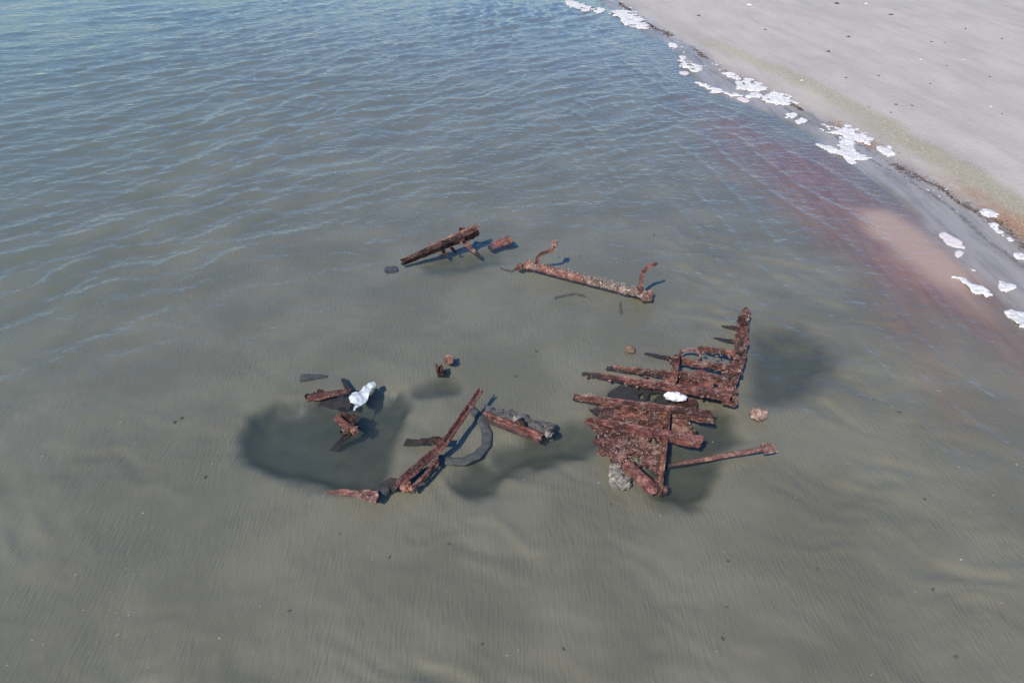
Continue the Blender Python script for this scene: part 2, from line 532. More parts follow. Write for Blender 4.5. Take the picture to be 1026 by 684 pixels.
# ------------------------------------------------------------------ materials of the things
def rust_mat(name, base=(0.20, 0.08, 0.058), dark=(0.052, 0.024, 0.02), orange=(0.32, 0.12, 0.06), pale=(0.40, 0.32, 0.27), pale_amt=0.28, scale=1.0):
    m, nt, b = new_mat(name)
    n = N(nt)
    p = n.pos()
    a = n.noise(p, 4.0 * scale, 6, 0.65, 0.6)
    f = n.noise(p, 26 * scale, 5, 0.7)
    streak = n.noise(n.mapping(p, (8.0, 13.0, 13.0), (0, 0, 0.3)), 1.0 * scale, 5, 0.7, 0.4)
    c = n.mix(n.ramp(a, 0.40, 0.62), dark, tuple(min(1.0, v * 1.32) for v in base))
    c = n.mix(n.ramp(n.noise(p, 5.5 * scale, 5, 0.7), 0.54, 0.70, 0, 0.75), c, orange)
    c = n.mix(n.ramp(streak, 0.40, 0.54, 0.85, 0.0), c, dark)
    c = n.mix(n.ramp(streak, 0.55, 0.66, 0.0, pale_amt * 2.0), c, pale)
    clus = n.ramp(n.noise(p, 5.0 * scale, 3, 0.6), 0.46, 0.62)
    c = n.mix(n.math('MULTIPLY', clus, n.ramp(n.noise(p, 38 * scale, 3, 0.7), 0.52, 0.62, 0, pale_amt * 2.6)), c, pale)
    c = n.mix(n.ramp(f, 0.36, 0.52, 0.45, 0.0), c, dark)
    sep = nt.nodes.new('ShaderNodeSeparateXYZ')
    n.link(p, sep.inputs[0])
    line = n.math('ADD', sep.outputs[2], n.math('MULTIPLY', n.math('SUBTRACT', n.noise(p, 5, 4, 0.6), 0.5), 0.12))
    c = n.mix(n.ramp(line, -0.06, 0.015, 0.88, 0.0), c, n.mix(n.noise(p, 12, 3), (0.018, 0.021, 0.021), (0.05, 0.045, 0.04)))   # blends to near black below the waterline, with a ragged upper edge
    n.link(c, b.inputs['Base Color'])
    b.inputs['Roughness'].default_value = 0.85
    b.inputs['Specular IOR Level'].default_value = 0.25
    h = n.math('ADD', n.math('MULTIPLY', n.noise(p, 9 * scale, 5, 0.75), 0.045), n.math('ADD', n.math('MULTIPLY', f, 0.012), n.math('MULTIPLY', streak, 0.02)))
    n.link(n.bump(h, 1.0, 1.0), b.inputs['Normal'])
    return m


def plain_mat(name, c1, c2, scale=20, rough=0.85, bump=0.01, c3=None):
    m, nt, b = new_mat(name)
    n = N(nt)
    p = n.pos()
    c = n.mix(n.ramp(n.noise(p, scale, 5, 0.65), 0.32, 0.68), c1, c2)
    if c3:
        c = n.mix(n.ramp(n.noise(p, scale * 2.3, 3, 0.6), 0.56, 0.68), c, c3)
    n.link(c, b.inputs['Base Color'])
    b.inputs['Roughness'].default_value = rough
    b.inputs['Specular IOR Level'].default_value = 0.3
    n.link(n.bump(n.noise(p, scale * 1.4, 4, 0.6), 1.0, bump), b.inputs['Normal'])
    return m


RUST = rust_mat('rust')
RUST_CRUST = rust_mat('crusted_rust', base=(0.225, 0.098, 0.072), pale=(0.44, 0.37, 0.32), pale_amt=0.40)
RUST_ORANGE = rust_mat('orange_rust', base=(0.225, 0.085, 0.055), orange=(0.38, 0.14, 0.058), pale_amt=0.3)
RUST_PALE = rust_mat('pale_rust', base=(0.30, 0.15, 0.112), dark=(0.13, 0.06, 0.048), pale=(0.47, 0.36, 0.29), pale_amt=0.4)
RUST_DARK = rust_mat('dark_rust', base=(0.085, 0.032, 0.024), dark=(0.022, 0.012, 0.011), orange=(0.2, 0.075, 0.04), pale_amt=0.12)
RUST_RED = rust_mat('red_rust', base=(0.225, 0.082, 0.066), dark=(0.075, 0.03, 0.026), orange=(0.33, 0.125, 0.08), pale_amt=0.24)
CRUST = plain_mat('barnacle_crust', (0.10, 0.085, 0.072), (0.30, 0.265, 0.225), 13, 0.9, 0.02, (0.42, 0.38, 0.33))
CRUST_PINK = plain_mat('pink_crust', (0.13, 0.07, 0.057), (0.34, 0.25, 0.21), 15, 0.9, 0.02, (0.5, 0.44, 0.39))
GREY_CRUST = plain_mat('grey_silt_crust', (0.075, 0.072, 0.062), (0.15, 0.14, 0.12), 12, 0.9, 0.015)
SUNK = plain_mat('sunken_iron', (0.045, 0.047, 0.046), (0.088, 0.083, 0.075), 9, 0.85, 0.015, (0.12, 0.11, 0.095))
WHITE = plain_mat('white_plastic', (0.72, 0.73, 0.73), (0.82, 0.83, 0.83), 6, 0.45, 0.006)
BAG = plain_mat('plastic_film', (0.42, 0.48, 0.47), (0.62, 0.66, 0.65), 9, 0.4, 0.012)
FOAM = plain_mat('sea_foam', (0.60, 0.58, 0.54), (0.86, 0.845, 0.81), 9, 0.9, 0.035)
fnt = FOAM.node_tree                                       # lacy froth: the water shows through its bubbles
fN = N(fnt)
fp = fN.pos()
fN.link(fN.ramp(fN.noise(fp, 15, 4, 0.7), 0.34, 0.5, 0.55, 1.0), fnt.nodes['Principled BSDF'].inputs['Alpha'])
FOAM_THIN = plain_mat('thin_foam', (0.60, 0.53, 0.50), (0.74, 0.68, 0.65), 18, 0.8, 0.008)
WRACK = plain_mat('seaweed_wrack', (0.035, 0.024, 0.018), (0.10, 0.06, 0.04), 9, 0.8, 0.01)
WRACK_BROWN = plain_mat('brown_wrack', (0.13, 0.07, 0.04), (0.27, 0.15, 0.08), 9, 0.85, 0.01)
SHELLS = plain_mat('shell_grit', (0.22, 0.20, 0.135), (0.42, 0.39, 0.29), 11, 0.8, 0.01, (0.55, 0.52, 0.45))
WEED = plain_mat('sunken_weed', (0.075, 0.069, 0.052), (0.12, 0.11, 0.085), 14, 0.85, 0.01)
STONE = plain_mat('brown_stone', (0.14, 0.085, 0.055), (0.25, 0.16, 0.11), 22, 0.85, 0.012)
SHELLWHITE = plain_mat('white_shell', (0.6, 0.58, 0.54), (0.75, 0.73, 0.7), 30, 0.6, 0.004)


# ------------------------------------------------------------------ shape helpers
class MB:
    def __init__(s):
        s.v, s.f = [], []

    def add(s, v, f):
        o = len(s.v)
        s.v += [tuple(p) for p in v]
        s.f += [tuple(i + o for i in q) for q in f]
        return s

    def build(s, name, mat, parent=None, smooth=False):
        me = bpy.data.meshes.new(name)
        cen = Vector((0, 0, 0))
        if parent is None and s.v:
            a = np.array(s.v)
            cen = Vector((a[:, 0].mean(), a[:, 1].mean(), a[:, 2].min()))
        elif parent is not None:
            q = parent
            while q is not None:
                cen = cen + Vector(q.location)
                q = q.parent
        me.from_pydata([tuple(Vector(p) - cen) for p in s.v], [], s.f)
        if smooth:
            me.polygons.foreach_set('use_smooth', np.ones(len(me.polygons), bool))
        me.update()
        me.materials.append(mat)
        o = bpy.data.objects.new(name, me)
        COL.objects.link(o)
        if parent is None:
            o.location = cen
        else:
            o.parent = parent
        return o


def thing(name, label, cat, loc, group=None):
    o = bpy.data.objects.new(name, None)
    o.empty_display_size = 0.2
    COL.objects.link(o)
    o.location = loc
    return tag(o, label, cat, group)


def tag(o, label, cat, group=None, kind=None):
    o['label'] = label
    o['category'] = cat
    if group:
        o['group'] = group
    if kind:
        o['kind'] = kind
    return o


def rect(w, h):
    return [(-w / 2, -h / 2), (w / 2, -h / 2), (w / 2, h / 2), (-w / 2, h / 2)]


def tube_p(r, k=10, sy=1.0):
    return [(r * math.cos(2 * math.pi * i / k), r * sy * math.sin(2 * math.pi * i / k)) for i in range(k)]


def angle_p(w, h, t):
    return [(-w / 2, -h / 2), (w / 2, -h / 2), (w / 2, -h / 2 + t), (-w / 2 + t, -h / 2 + t), (-w / 2 + t, h / 2), (-w / 2, h / 2)]


def cap_p(w, h, t):        # flat top flange with a web below, a T bar
    return [(-t / 2, -h / 2), (t / 2, -h / 2), (t / 2, h / 2 - t), (w / 2, h / 2 - t), (w / 2, h / 2), (-w / 2, h / 2), (-w / 2, h / 2 - t),
            (-t / 2, h / 2 - t)]


def chan_p(w, h, t):       # channel, open upwards
    return [(-w / 2, -h / 2), (w / 2, -h / 2), (w / 2, h / 2), (w / 2 - t, h / 2), (w / 2 - t, -h / 2 + t), (-w / 2 + t, -h / 2 + t),
            (-w / 2 + t, h / 2), (-w / 2, h / 2)]


def half_pipe(r, t, k=7, a0=0.0, a1=math.pi):
    o = [(r * math.cos(a0 + (a1 - a0) * i / k), r * math.sin(a0 + (a1 - a0) * i / k)) for i in range(k + 1)]
    i_ = [(x * (r - t) / r, y * (r - t) / r) for x, y in o]
    return o + i_[::-1]


def sweep(mb, pts, prof, step=0.06, rag=0.012, roll=0.0, taper=None, freq=7.0, endrag=0.04, sub=True):
    """a bar of the given section along a path, its skin eaten by rust"""
    pts = [Vector(p) for p in pts]
    rings = []
    total = sum((pts[i + 1] - pts[i]).length for i in range(len(pts) - 1))
    run = 0.0
    path = []
    for i in range(len(pts) - 1):
        L = (pts[i + 1] - pts[i]).length
        k = max(1, int(L / step))
        for j in range(k):
            path.append((pts[i].lerp(pts[i + 1], j / k), run + L * j / k, i))
        run += L
    path.append((pts[-1], run, len(pts) - 2))
    # split long sides of the section so that the skin can be uneven
    pr = []
    for i in range(len(prof)):
        a, c = Vector((*prof[i], 0)), Vector((*prof[(i + 1) % len(prof)], 0))
        k = max(1, int((c - a).length / (step * 1.2))) if sub else 1
        for j in range(k):
            pr.append(a.lerp(c, j / k))
    verts, faces = [], []
    K = len(pr)
    seed = Vector((random.uniform(0, 50), random.uniform(0, 50), 0))
    for idx, (p, s_, seg) in enumerate(path):
        a = path[max(0, idx - 1)][0]
        c = path[min(len(path) - 1, idx + 1)][0]
        t = (c - a).normalized()
        up = Vector((0, 0, 1)) if abs(t.z) < 0.9 else Vector((0, -1, 0))
        side = t.cross(up).normalized()
        upv = side.cross(t).normalized()
        sc = 1.0
        if taper:
            sc = taper[0] + (taper[1] - taper[0]) * s_ / total
        cr, sr = math.cos(roll), math.sin(roll)
        for q in pr:
            x, y = (q.x * cr - q.y * sr) * sc, (q.x * sr + q.y * cr) * sc
            v = p + side * x + upv * y
            if rag:
                v = v + noise.noise_vector((v + seed) * freq) * rag + noise.noise_vector((v + seed) * freq * 3.1) * rag * 0.5
            if idx in (0, len(path) - 1):
                v = v + t * random.uniform(-endrag, endrag)
            verts.append(v)
    R = len(path)
    for i in range(R - 1):
        for j in range(K):
            j2 = (j + 1) % K
            faces.append((i * K + j, i * K + j2, (i + 1) * K + j2, (i + 1) * K + j))
    faces.append(tuple(range(K))[::-1])
    faces.append(tuple((R - 1) * K + j for j in range(K)))
    mb.add(verts, faces)
    return mb


def sheet(mb, pts, cell=0.035, thick=0.02, lump=0.02, rag=0.06, freq=5.0, holes=0.0, dome=0.0, seed=0, corr=None):
    """plate with a torn outline: pts are world points in order; it lies in their common plane"""
    a = np.array([tuple(p) for p in pts])
    A = np.c_[a[:, 0], a[:, 1], np.ones(len(a))]
    co, *_ = np.linalg.lstsq(A, a[:, 2], rcond=None)
    x0, x1, y0, y1 = a[:, 0].min() - rag, a[:, 0].max() + rag, a[:, 1].min() - rag, a[:, 1].max() + rag
    nx, ny = max(2, int((x1 - x0) / cell) + 1), max(2, int((y1 - y0) / cell) + 1)
    X, Y = np.meshgrid(np.linspace(x0, x1, nx), np.linspace(y0, y1, ny))
    sx, sy = 3.7 * seed, 1.9 * seed
    wob = rag * fbm(X * freq + sx, Y * freq + sy, 3, seed)
    sd = poly_sd(X, Y, a[:, :2]) + wob
    keep = sd < 0
    if holes:
        keep &= ~((fbm(X * freq * 1.2 + sx, Y * freq * 1.2, 2, seed + 9) > 1.0 - holes) & (sd > -1e9))
    Z = co[0] * X + co[1] * Y + co[2] + lump * fbm(X * freq * 1.6 + sx, Y * freq * 1.6 + sy, 3, seed + 4)
    if corr:
        Z = Z + corr(X, Y)
    Z = Z + dome * np.clip(-sd / (dome * 3 + 1e-6), 0, 1) ** 0.5
    # pull rim vertices on to the torn outline
    gxs, gys = np.gradient(sd, Y[:, 0], X[0, :])
    gl_ = np.sqrt(gxs ** 2 + gys ** 2) + 1e-6
    ck = keep[:-1, :-1] & keep[1:, :-1] & keep[:-1, 1:] & keep[1:, 1:]
    used = np.zeros(keep.shape, bool)
    for dy in (0, 1):
        for dx in (0, 1):
            used[dy:ny - 1 + dy, dx:nx - 1 + dx] |= ck
    full = np.zeros(keep.shape, bool)
    full[1:-1, 1:-1] = ck[:-1, :-1] & ck[1:, :-1] & ck[:-1, 1:] & ck[1:, 1:]
    rim = used & ~full
    move = np.clip(-sd, 0, cell * 0.9) * rim
    X = X + move * gys / gl_
    Y = Y + move * gxs / gl_
    idx = -np.ones(keep.shape, int)
    cnt = int(used.sum())
    if cnt < 4:
        return mb
    idx[used] = np.arange(cnt)
    top = np.stack([X[used], Y[used], Z[used]], 1)
    bot = top.copy()
    bot[:, 2] -= thick
    V = np.concatenate([top, bot])
    F = []
    edges = {}
    ii, jj = np.nonzero(ck)
    for i, j in zip(ii, jj):
        q = (int(idx[i, j]), int(idx[i, j + 1]), int(idx[i + 1, j + 1]), int(idx[i + 1, j]))
        F.append(q)
        F.append(tuple(k + cnt for k in q[::-1]))
        for e in range(4):
            e2 = (q[e], q[(e + 1) % 4])
            if (e2[1], e2[0]) in edges:
                del edges[(e2[1], e2[0])]
            else:
                edges[e2] = 1
    for a_, b_ in edges:
        F.append((b_, a_, a_ + cnt, b_ + cnt))
    mb.add(V.tolist(), F)
    return mb


def rock(mb, c, r, flat=(1, 1, 0.8), rough=0.35, seed=0, lev=2, freq=None):
    bm_v = []
    import bmesh
    bm = bmesh.new()
    bmesh.ops.create_icosphere(bm, subdivisions=lev, radius=1.0)
    off = Vector((seed * 3.1, seed * 1.7, seed))
    for v in bm.verts:
        k = 1 + rough * noise.noise(v.co * (freq or 1.6) + off) + rough * 0.5 * noise.noise(v.co * (freq or 1.6) * 2.7 + off)
        v.co = Vector((v.co.x * flat[0], v.co.y * flat[1], v.co.z * flat[2])) * r * k + Vector(c)
    bm.verts.index_update()
    vv = [tuple(v.co) for v in bm.verts]
    ff = [tuple(v.index for v in f.verts) for f in bm.faces]
    bm.free()
    mb.add(vv, ff)
    return mb


def barnacles(name, parent, pts, num, size, mat, seed=0, zlift=0.0, surf=None):
    """a crust of small cones strewn over an outline"""
    mb = MB()
    r = random.Random(seed)
    a = np.array([tuple(p) for p in pts])
    A = np.c_[a[:, 0], a[:, 1], np.ones(len(a))]
    co, *_ = np.linalg.lstsq(A, a[:, 2], rcond=None)
    done = 0
    while done < num:
        x, y = r.uniform(a[:, 0].min(), a[:, 0].max()), r.uniform(a[:, 1].min(), a[:, 1].max())
        if poly_sd(np.array([x]), np.array([y]), a[:, :2])[0] > -0.02:
            continue
        done += 1
        z = co[0] * x + co[1] * y + co[2] + zlift
        s_ = size * r.uniform(0.5, 1.5)
        k = 5
        t = r.uniform(0, 6)
        base = [(x + s_ * math.cos(t + 6.283 * i / k), y + s_ * math.sin(t + 6.283 * i / k), z - 0.015) for i in range(k)]
        top = [(x + s_ * 0.45 * math.cos(t + 6.283 * i / k), y + s_ * 0.45 * math.sin(t + 6.283 * i / k), z + s_ * 0.75) for i in range(k)]
        mb.add(base + top, [(i, (i + 1) % k, k + (i + 1) % k, k + i) for i in range(k)] + [tuple(range(k, 2 * k))])
    o = mb.build(name, mat, parent)
    o['kind'] = 'stuff'
    return o


# ================================================================== the big hull fragment with ribs
def hz(px, lift=0.0):
    return -0.14 + 0.33 * (px - 580) / 155.0 + lift


def HP(px, py, lift=0.0):
    return P(px, py, hz(px, lift))


hull = thing('hull_fragment', 'large rusted slab of ship plating with parallel ribs lying in the shallows', 'wreckage',
             (*P(662, 430)[:2], -0.3))
# ribs, each a flanged bar standing proud of the plates; lying left end sunk, right end clear of the water
ribs = [
    # left, right, height lift, section, material
    ((700, 349), (739, 355), 0.02, angle_p(0.12, 0.10, 0.022), RUST_ORANGE),
    ((672, 361), (738, 370), 0.02, angle_p(0.15, 0.12, 0.025), RUST_CRUST),
    ((607, 369), (731, 381), 0.05, angle_p(0.17, 0.13, 0.025), RUST_CRUST),
    ((585, 375), (732, 397), 0.06, angle_p(0.18, 0.14, 0.025), RUST_RED),
    ((576, 398), (715, 418), 0.07, angle_p(0.2, 0.16, 0.028), RUST),
    ((588, 421), (703, 443), 0.07, angle_p(0.21, 0.16, 0.028), RUST_RED),
]
for k, (a, c, lift, prof, mat) in enumerate(ribs):
    mb = MB()
    za, zb = hz(a[0], lift) - (0.05 if k in (2, 3) else 0.0), hz(c[0], lift) + 0.03
    prof = [(x_ * 0.86, y_ * 0.86) for x_, y_ in prof]
    if k == 4:
        za += 0.08
    if k == 5:
        za += 0.14
    sweep(mb, [P(*a, za), P(*c, zb)], [(-y_, -x_) for x_, y_ in prof][::-1], rag=0.020, taper=(0.5, 1.0), roll=-0.12, step=0.04, freq=9)
    rb = mb.build('rib', mat, hull)
    pa, pb = P(a[0], a[1], za), P(c[0], c[1], zb)
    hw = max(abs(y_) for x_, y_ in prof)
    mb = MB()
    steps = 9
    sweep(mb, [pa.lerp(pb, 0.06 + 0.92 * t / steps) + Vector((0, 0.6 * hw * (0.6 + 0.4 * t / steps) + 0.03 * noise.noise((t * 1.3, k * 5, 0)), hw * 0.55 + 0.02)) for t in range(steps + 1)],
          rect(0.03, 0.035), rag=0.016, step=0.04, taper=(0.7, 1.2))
    mb.build('highlight_edge', RUST_PALE, rb)  # thin strip added along the rib's top edge, a highlight painted in pale rust
plates = [
    ([(705, 372), (731, 380), (733, 400), (700, 394), (676, 388), (668, 380), (690, 374)], RUST_RED, 0.02, 0.05),
    ([(632, 376), (668, 379), (674, 387), (645, 384)], RUST_CRUST, -0.02, 0.4),
    ([(616, 388), (650, 385), (675, 393), (697, 401), (698, 410), (668, 411), (630, 405), (606, 398)], RUST_DARK, -0.08, 0.1),
    ([(594, 402), (640, 407), (668, 412), (668, 432), (640, 429), (600, 421), (590, 410)], RUST_ORANGE, 0.06, 0.12),
    ([(671, 413), (695, 418), (693, 434), (670, 432)], RUST_CRUST, -0.01, 0.2),
    ([(590, 425), (630, 429), (666, 437), (667, 456), (663, 481), (652, 471), (642, 468), (620, 466), (606, 456), (596, 440)], RUST_CRUST, 0.01, 0.22),
    ([(666, 437), (680, 441), (677, 449), (669, 462), (666, 460)], RUST_RED, 0.03, 0.05),
]
for k, (poly, mat, lift, hol) in enumerate(plates):
    mb = MB()
    pp = [HP(x, y, lift + (0.1 if (k == 5 and x < 640) else 0)) for x, y in poly]
    sheet(mb, pp, cell=0.034, thick=0.022, lump=0.022, rag=0.085, holes=hol, seed=k + 2, freq=4.5)
    pl = mb.build('plate', mat, hull)
    if k in (3, 4, 5):
        barnacles('barnacle_crust', pl, [p + Vector((0, 0, 0.03)) for p in pp], (40, 20, 170)[k - 3], 0.012, CRUST_PINK, seed=k)
# loose scale of rust all over the ribs and plates
mb = MB()
rr = random.Random(77)
for k, (a, c, lift, prof, mat) in enumerate(ribs):
    for j in range(22):
        t = rr.random() ** 0.8
        px, py = a[0] + (c[0] - a[0]) * t, a[1] + (c[1] - a[1]) * t
        p = P(px, py + rr.uniform(-4, 5), hz(px, lift + 0.05))
        rock(mb, p, rr.uniform(0.012, 0.032), (rr.uniform(0.8, 1.8), 1, 0.6), 0.6, rr.uniform(0, 50), 1)
o = mb.build('rust_scale', RUST_PALE, hull)
o['kind'] = 'stuff'
# straps crossing the ribs
for pts, w, lift in (([(670, 409), (668, 432), (665, 456), (662, 486)], 0.07, 0.15), ([(679, 353), (677, 366), (674, 385)], 0.12, 0.16)):
    mb = MB()
    q = [HP(x, y, lift) for x, y in pts]
    if w < 0.1:
        q[-1].z = 0.02
    sweep(mb, q, angle_p(w, 0.13, 0.025), rag=0.014, step=0.05)
    mb.build('strap', RUST if w > 0.1 else RUST_ORANGE, hull)
# corroded edge post with a knotted head
mb = MB()
spine = [(746, 316, 0.10), (744, 330, 0.12), (743, 346, 0.14), (740, 362, 0.18), (734, 375, 0.22), (731, 388, 0.22), (731, 404, 0.1)]
sweep(mb, [P(*s_) for s_ in spine], angle_p(0.17, 0.17, 0.05), rag=0.04, step=0.05, freq=5, roll=0.6)
post = mb.build('edge_post', RUST_CRUST, hull)
mb = MB()
rock(mb, P(745, 321, 0.14), 0.115, (0.9, 1.3, 1.0), 0.9, 3, 2, 2.2)
rock(mb, P(746.5, 315.5, 0.18), 0.10, (0.85, 1.2, 1.1), 0.9, 7, 2, 2.2)
rock(mb, P(747, 312, 0.26), 0.07, (0.8, 0.8, 1.5), 0.4, 4)
mb.build('knotted_head', RUST_CRUST, post)
for (x, y, z, r_, sd) in ((735, 392, 0.05, 0.09, 1), (728, 402, 0.06, 0.10, 2), (739, 372, 0.2, 0.11, 5)):
    mb = MB()
    rock(mb, P(x, y, z), r_, (0.8, 1, 0.9), 0.6, sd)
    mb.build('rust_lump', RUST_PALE if sd == 2 else RUST_CRUST, post)
for a, c in (((724, 327), (741, 329)), ((715, 339), (740, 343)), ((646, 354), (676, 360))):
    mb = MB()
    sweep(mb, [P(*a, -0.12), P(*c, 0.02)], rect(0.08, 0.06), rag=0.02, taper=(0.6, 1))
    mb.build('rib_stub', RUST_DARK, hull)
# open iron ring on the upper ribs
mb = MB()
cx = P(691, 356, 0.14)
ringpts = [cx + Vector((0.19 * math.cos(t), 0.17 * math.sin(t), 0.02 * math.sin(2 * t))) for t in np.linspace(0, 2 * math.pi, 19)]
sweep(mb, ringpts, rect(0.03, 0.045), rag=0.01, step=0.04, endrag=0)
mb.build('iron_ring', RUST_PALE, hull)
# short pipe at the lower corner
mb = MB()
sweep(mb, [P(628, 466, 0.13), P(657, 493, 0.0)], half_pipe(0.105, 0.025, 8, -0.6, 3.5), rag=0.012, roll=0.4)
pp_ = mb.build('corner_pipe', RUST_RED, hull)
mb = MB()
sweep(mb, [P(655, 488, 0.06), P(668, 492, -0.05)], rect(0.1, 0.09), rag=0.05)
mb.build('broken_end', RUST_ORANGE, pp_)

# lumps resting against it
mb = MB()
g0 = P(620, 479, -0.1)
rock(mb, P(620, 480, -0.04), 0.155, (0.9, 0.85, 1.0), 0.6, 8, 3)
rock(mb, P(617, 470, 0.0), 0.105, (1, 0.9, 0.8), 0.6, 9, 3)
rock(mb, P(625, 485, -0.06), 0.10, (1, 0.9, 0.8), 0.6, 10, 3)
tag(mb.build('crusted_lump', CRUST, smooth=False), 'pale barnacled lump at the lower corner of the ribbed hull plating', 'lump')
mb = MB()
for k in range(5):
    rock(mb, P(756 + 2.1 * k, 414 + (2.6 if k % 2 else 0), 0.0 + 0.03 * (k % 3)), 0.075, (1, 1, 1.1), 0.6, 20 + k, 2)
rock(mb, P(760, 417, -0.12), 0.13, (1, 1, 1), 0.4, 31, 2)
tag(mb.build('crusted_chunk', plain_mat('crusted_rust_chunk', (0.2, 0.10, 0.07), (0.42, 0.33, 0.26), 14, 0.9, 0.02)),
    'pinkish crusted chunk standing alone in water beside the hull plating', 'rubble')
mb = MB()
sweep(mb, [P(668, 467, -0.07), P(700, 461, 0.02), P(768, 449, 0.14)], tube_p(0.045, 8), rag=0.008, taper=(0.75, 1.0))
bar_ = thing('iron_bar', 'long thin pinkish iron bar slanting out of the water, end flattened', 'bar', (*P(720, 458)[:2], -0.2))
mb.build('shaft', RUST_PALE, bar_)
mb = MB()
sweep(mb, [P(765, 449.5, 0.14), P(776, 447, 0.16)], rect(0.16, 0.06), rag=0.03, step=0.03)
mb.build('flattened_end', RUST_PALE, bar_)
# smooth white lump on the plates
mb = MB()
rock(mb, P(674.5, 397, 0.17), 0.13, (1.05, 0.8, 0.5), 0.4, 2, 4, 1.3)
rock(mb, P(680, 398.5, 0.15), 0.105, (1.3, 0.7, 0.45), 0.4, 3, 4, 1.5)
tag(mb.build('white_float', WHITE, smooth=True), 'smooth white oval lump lying across the rusted hull ribs', 'float')
mb = MB()
rock(mb, P(631, 350.5, -0.06), 0.10, (1, 0.95, 0.8), 0.25, 6, 3)
tag(mb.build('round_stone', STONE), 'small round brown stone just under water off the hull ribs', 'stone')

# ================================================================== beam with two bent arms
bb = thing('armed_beam', 'half sunk encrusted beam carrying two bent upright arms', 'wreckage', (*P(590, 285)[:2], -0.3))
mb = MB()
A, B = P(527, 265, 0.03), P(647, 296, 0.03)
sweep(mb, [A, A.lerp(B, 0.5)], half_pipe(0.105, 0.03, 8, -0.5, 3.6), rag=0.02)
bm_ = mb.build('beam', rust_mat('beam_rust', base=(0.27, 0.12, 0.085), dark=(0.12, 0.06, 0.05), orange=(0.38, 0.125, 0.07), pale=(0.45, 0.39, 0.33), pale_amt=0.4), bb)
mb = MB()
sweep(mb, [A.lerp(B, 0.49), B], half_pipe(0.108, 0.03, 8, -0.5, 3.6), rag=0.026)
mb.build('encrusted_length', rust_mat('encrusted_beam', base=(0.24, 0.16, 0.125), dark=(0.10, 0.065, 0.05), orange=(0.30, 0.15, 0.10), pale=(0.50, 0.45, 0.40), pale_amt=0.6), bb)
q = [A.lerp(B, t) + Vector((0, dy, 0.10)) for t, dy in ((0.5, -0.12), (0.97, -0.12), (0.97, 0.13), (0.5, 0.13))]
barnacles('barnacle_crust', bm_, q, 150, 0.016, CRUST, seed=5, zlift=0.02)
q = [A.lerp(B, t) + Vector((0, dy, 0.11)) for t, dy in ((0.02, -0.1), (0.5, -0.1), (0.5, 0.1), (0.02, 0.1))]
barnacles('barnacle_crust', bm_, q, 40, 0.014, CRUST_PINK, seed=6, zlift=0.02)
for pts in ([(537.5, 268, 0.0), (538.5, 258, 0.3), (542, 254.5, 0.40), (553, 250.5, 0.50), (555.5, 245, 0.62), (556, 241.5, 0.68)],
            [(641, 297, 0.0), (642, 283, 0.36), (644, 272, 0.62), (650, 267, 0.70), (658, 264, 0.74)]):
    mb = MB()
    w3 = [P(*p) for p in pts]
    sweep(mb, w3, rect(0.07, 0.06), rag=0.004, step=0.05, taper=(1.15, 0.85))
    ar = mb.build('bent_arm', RUST_RED, bb)
    if pts[0][0] < 600:
        mb = MB()
        sweep(mb, [w3[-2] - Vector((0, 0, 0.03)), w3[-1]], rect(0.13, 0.11), rag=0.006, step=0.04)
        mb.build('knob', RUST_PALE, ar)
for (x, y, sd, r_, mt) in ((530, 266, 3, 0.13, RUST_PALE), (521, 268, 4, 0.09, RUST), (648, 298, 5, 0.13, RUST_PALE), (651, 294, 6, 0.08, RUST_PALE), (640, 293, 7, 0.15, RUST_CRUST)):
    mb = MB()
    rock(mb, P(x, y, 0.02), r_, (1, 0.9, 0.9), 0.65, sd)
    mb.build('crusted_end', mt, bb)

# ================================================================== channel beam lifting out of the water with stub legs
cb = thing('raised_beam', 'dark rusted beam rising from the water on short stub legs', 'wreckage', (*P(440, 255)[:2], -0.3))
mb = MB()
A, B = P(403, 263, 0.0), P(478, 231, 0.42)
sweep(mb, [A, B], chan_p(0.22, 0.17, 0.03), rag=0.014, roll=1.15, taper=(0.62, 1.0))
mb.build('beam', RUST_DARK, cb)
mb = MB()
sweep(mb, [A.lerp(B, 0.35) + Vector((0, 0.05, 0.1)), B + Vector((0.02, 0.05, 0.12))], rect(0.1, 0.06), rag=0.01, taper=(0.5, 1))
mb.build('flange', RUST_PALE, cb)
for pts, w, mt in (([(461, 239, 0.32), (470, 247, 0.16), (481, 257, -0.12)], 0.13, RUST_PALE), ([(441, 247, 0.18), (448, 257, -0.08)], 0.12, RUST),
                   ([(462, 241, 0.32), (463, 228, 0.50)], 0.13, RUST_DARK), ([(466, 241, 0.25), (474, 238, 0.22)], 0.1, RUST_PALE),
                   ([(452, 247, 0.22), (456, 252, 0.0)], 0.08, RUST_DARK)):
    mb = MB()
    sweep(mb, [P(*p) for p in pts], angle_p(w, w * 0.9, 0.025), rag=0.008, taper=(1.0, 0.8), roll=0.5)
    mb.build('stub_leg', mt, cb)
mb = MB()
sheet(mb, [P(487, 246, -0.05), P(509, 236, 0.16), P(515, 241, 0.15), P(502, 248, 0.0), P(492, 250, -0.05)], cell=0.035, thick=0.04, lump=0.02, rag=0.04, seed=12)
tag(mb.build('tilted_plate', RUST_RED), 'small tilted rusty plate poking up next to the raised beam', 'plate')
mb = MB()
sweep(mb, [PB(386, 271, 0.03), PB(398, 269, 0.04)], rect(0.26, 0.06), rag=0.02)
tag(mb.build('sunken_plate', SUNK), 'small dark square plate under water off the raised beam tip', 'plate')

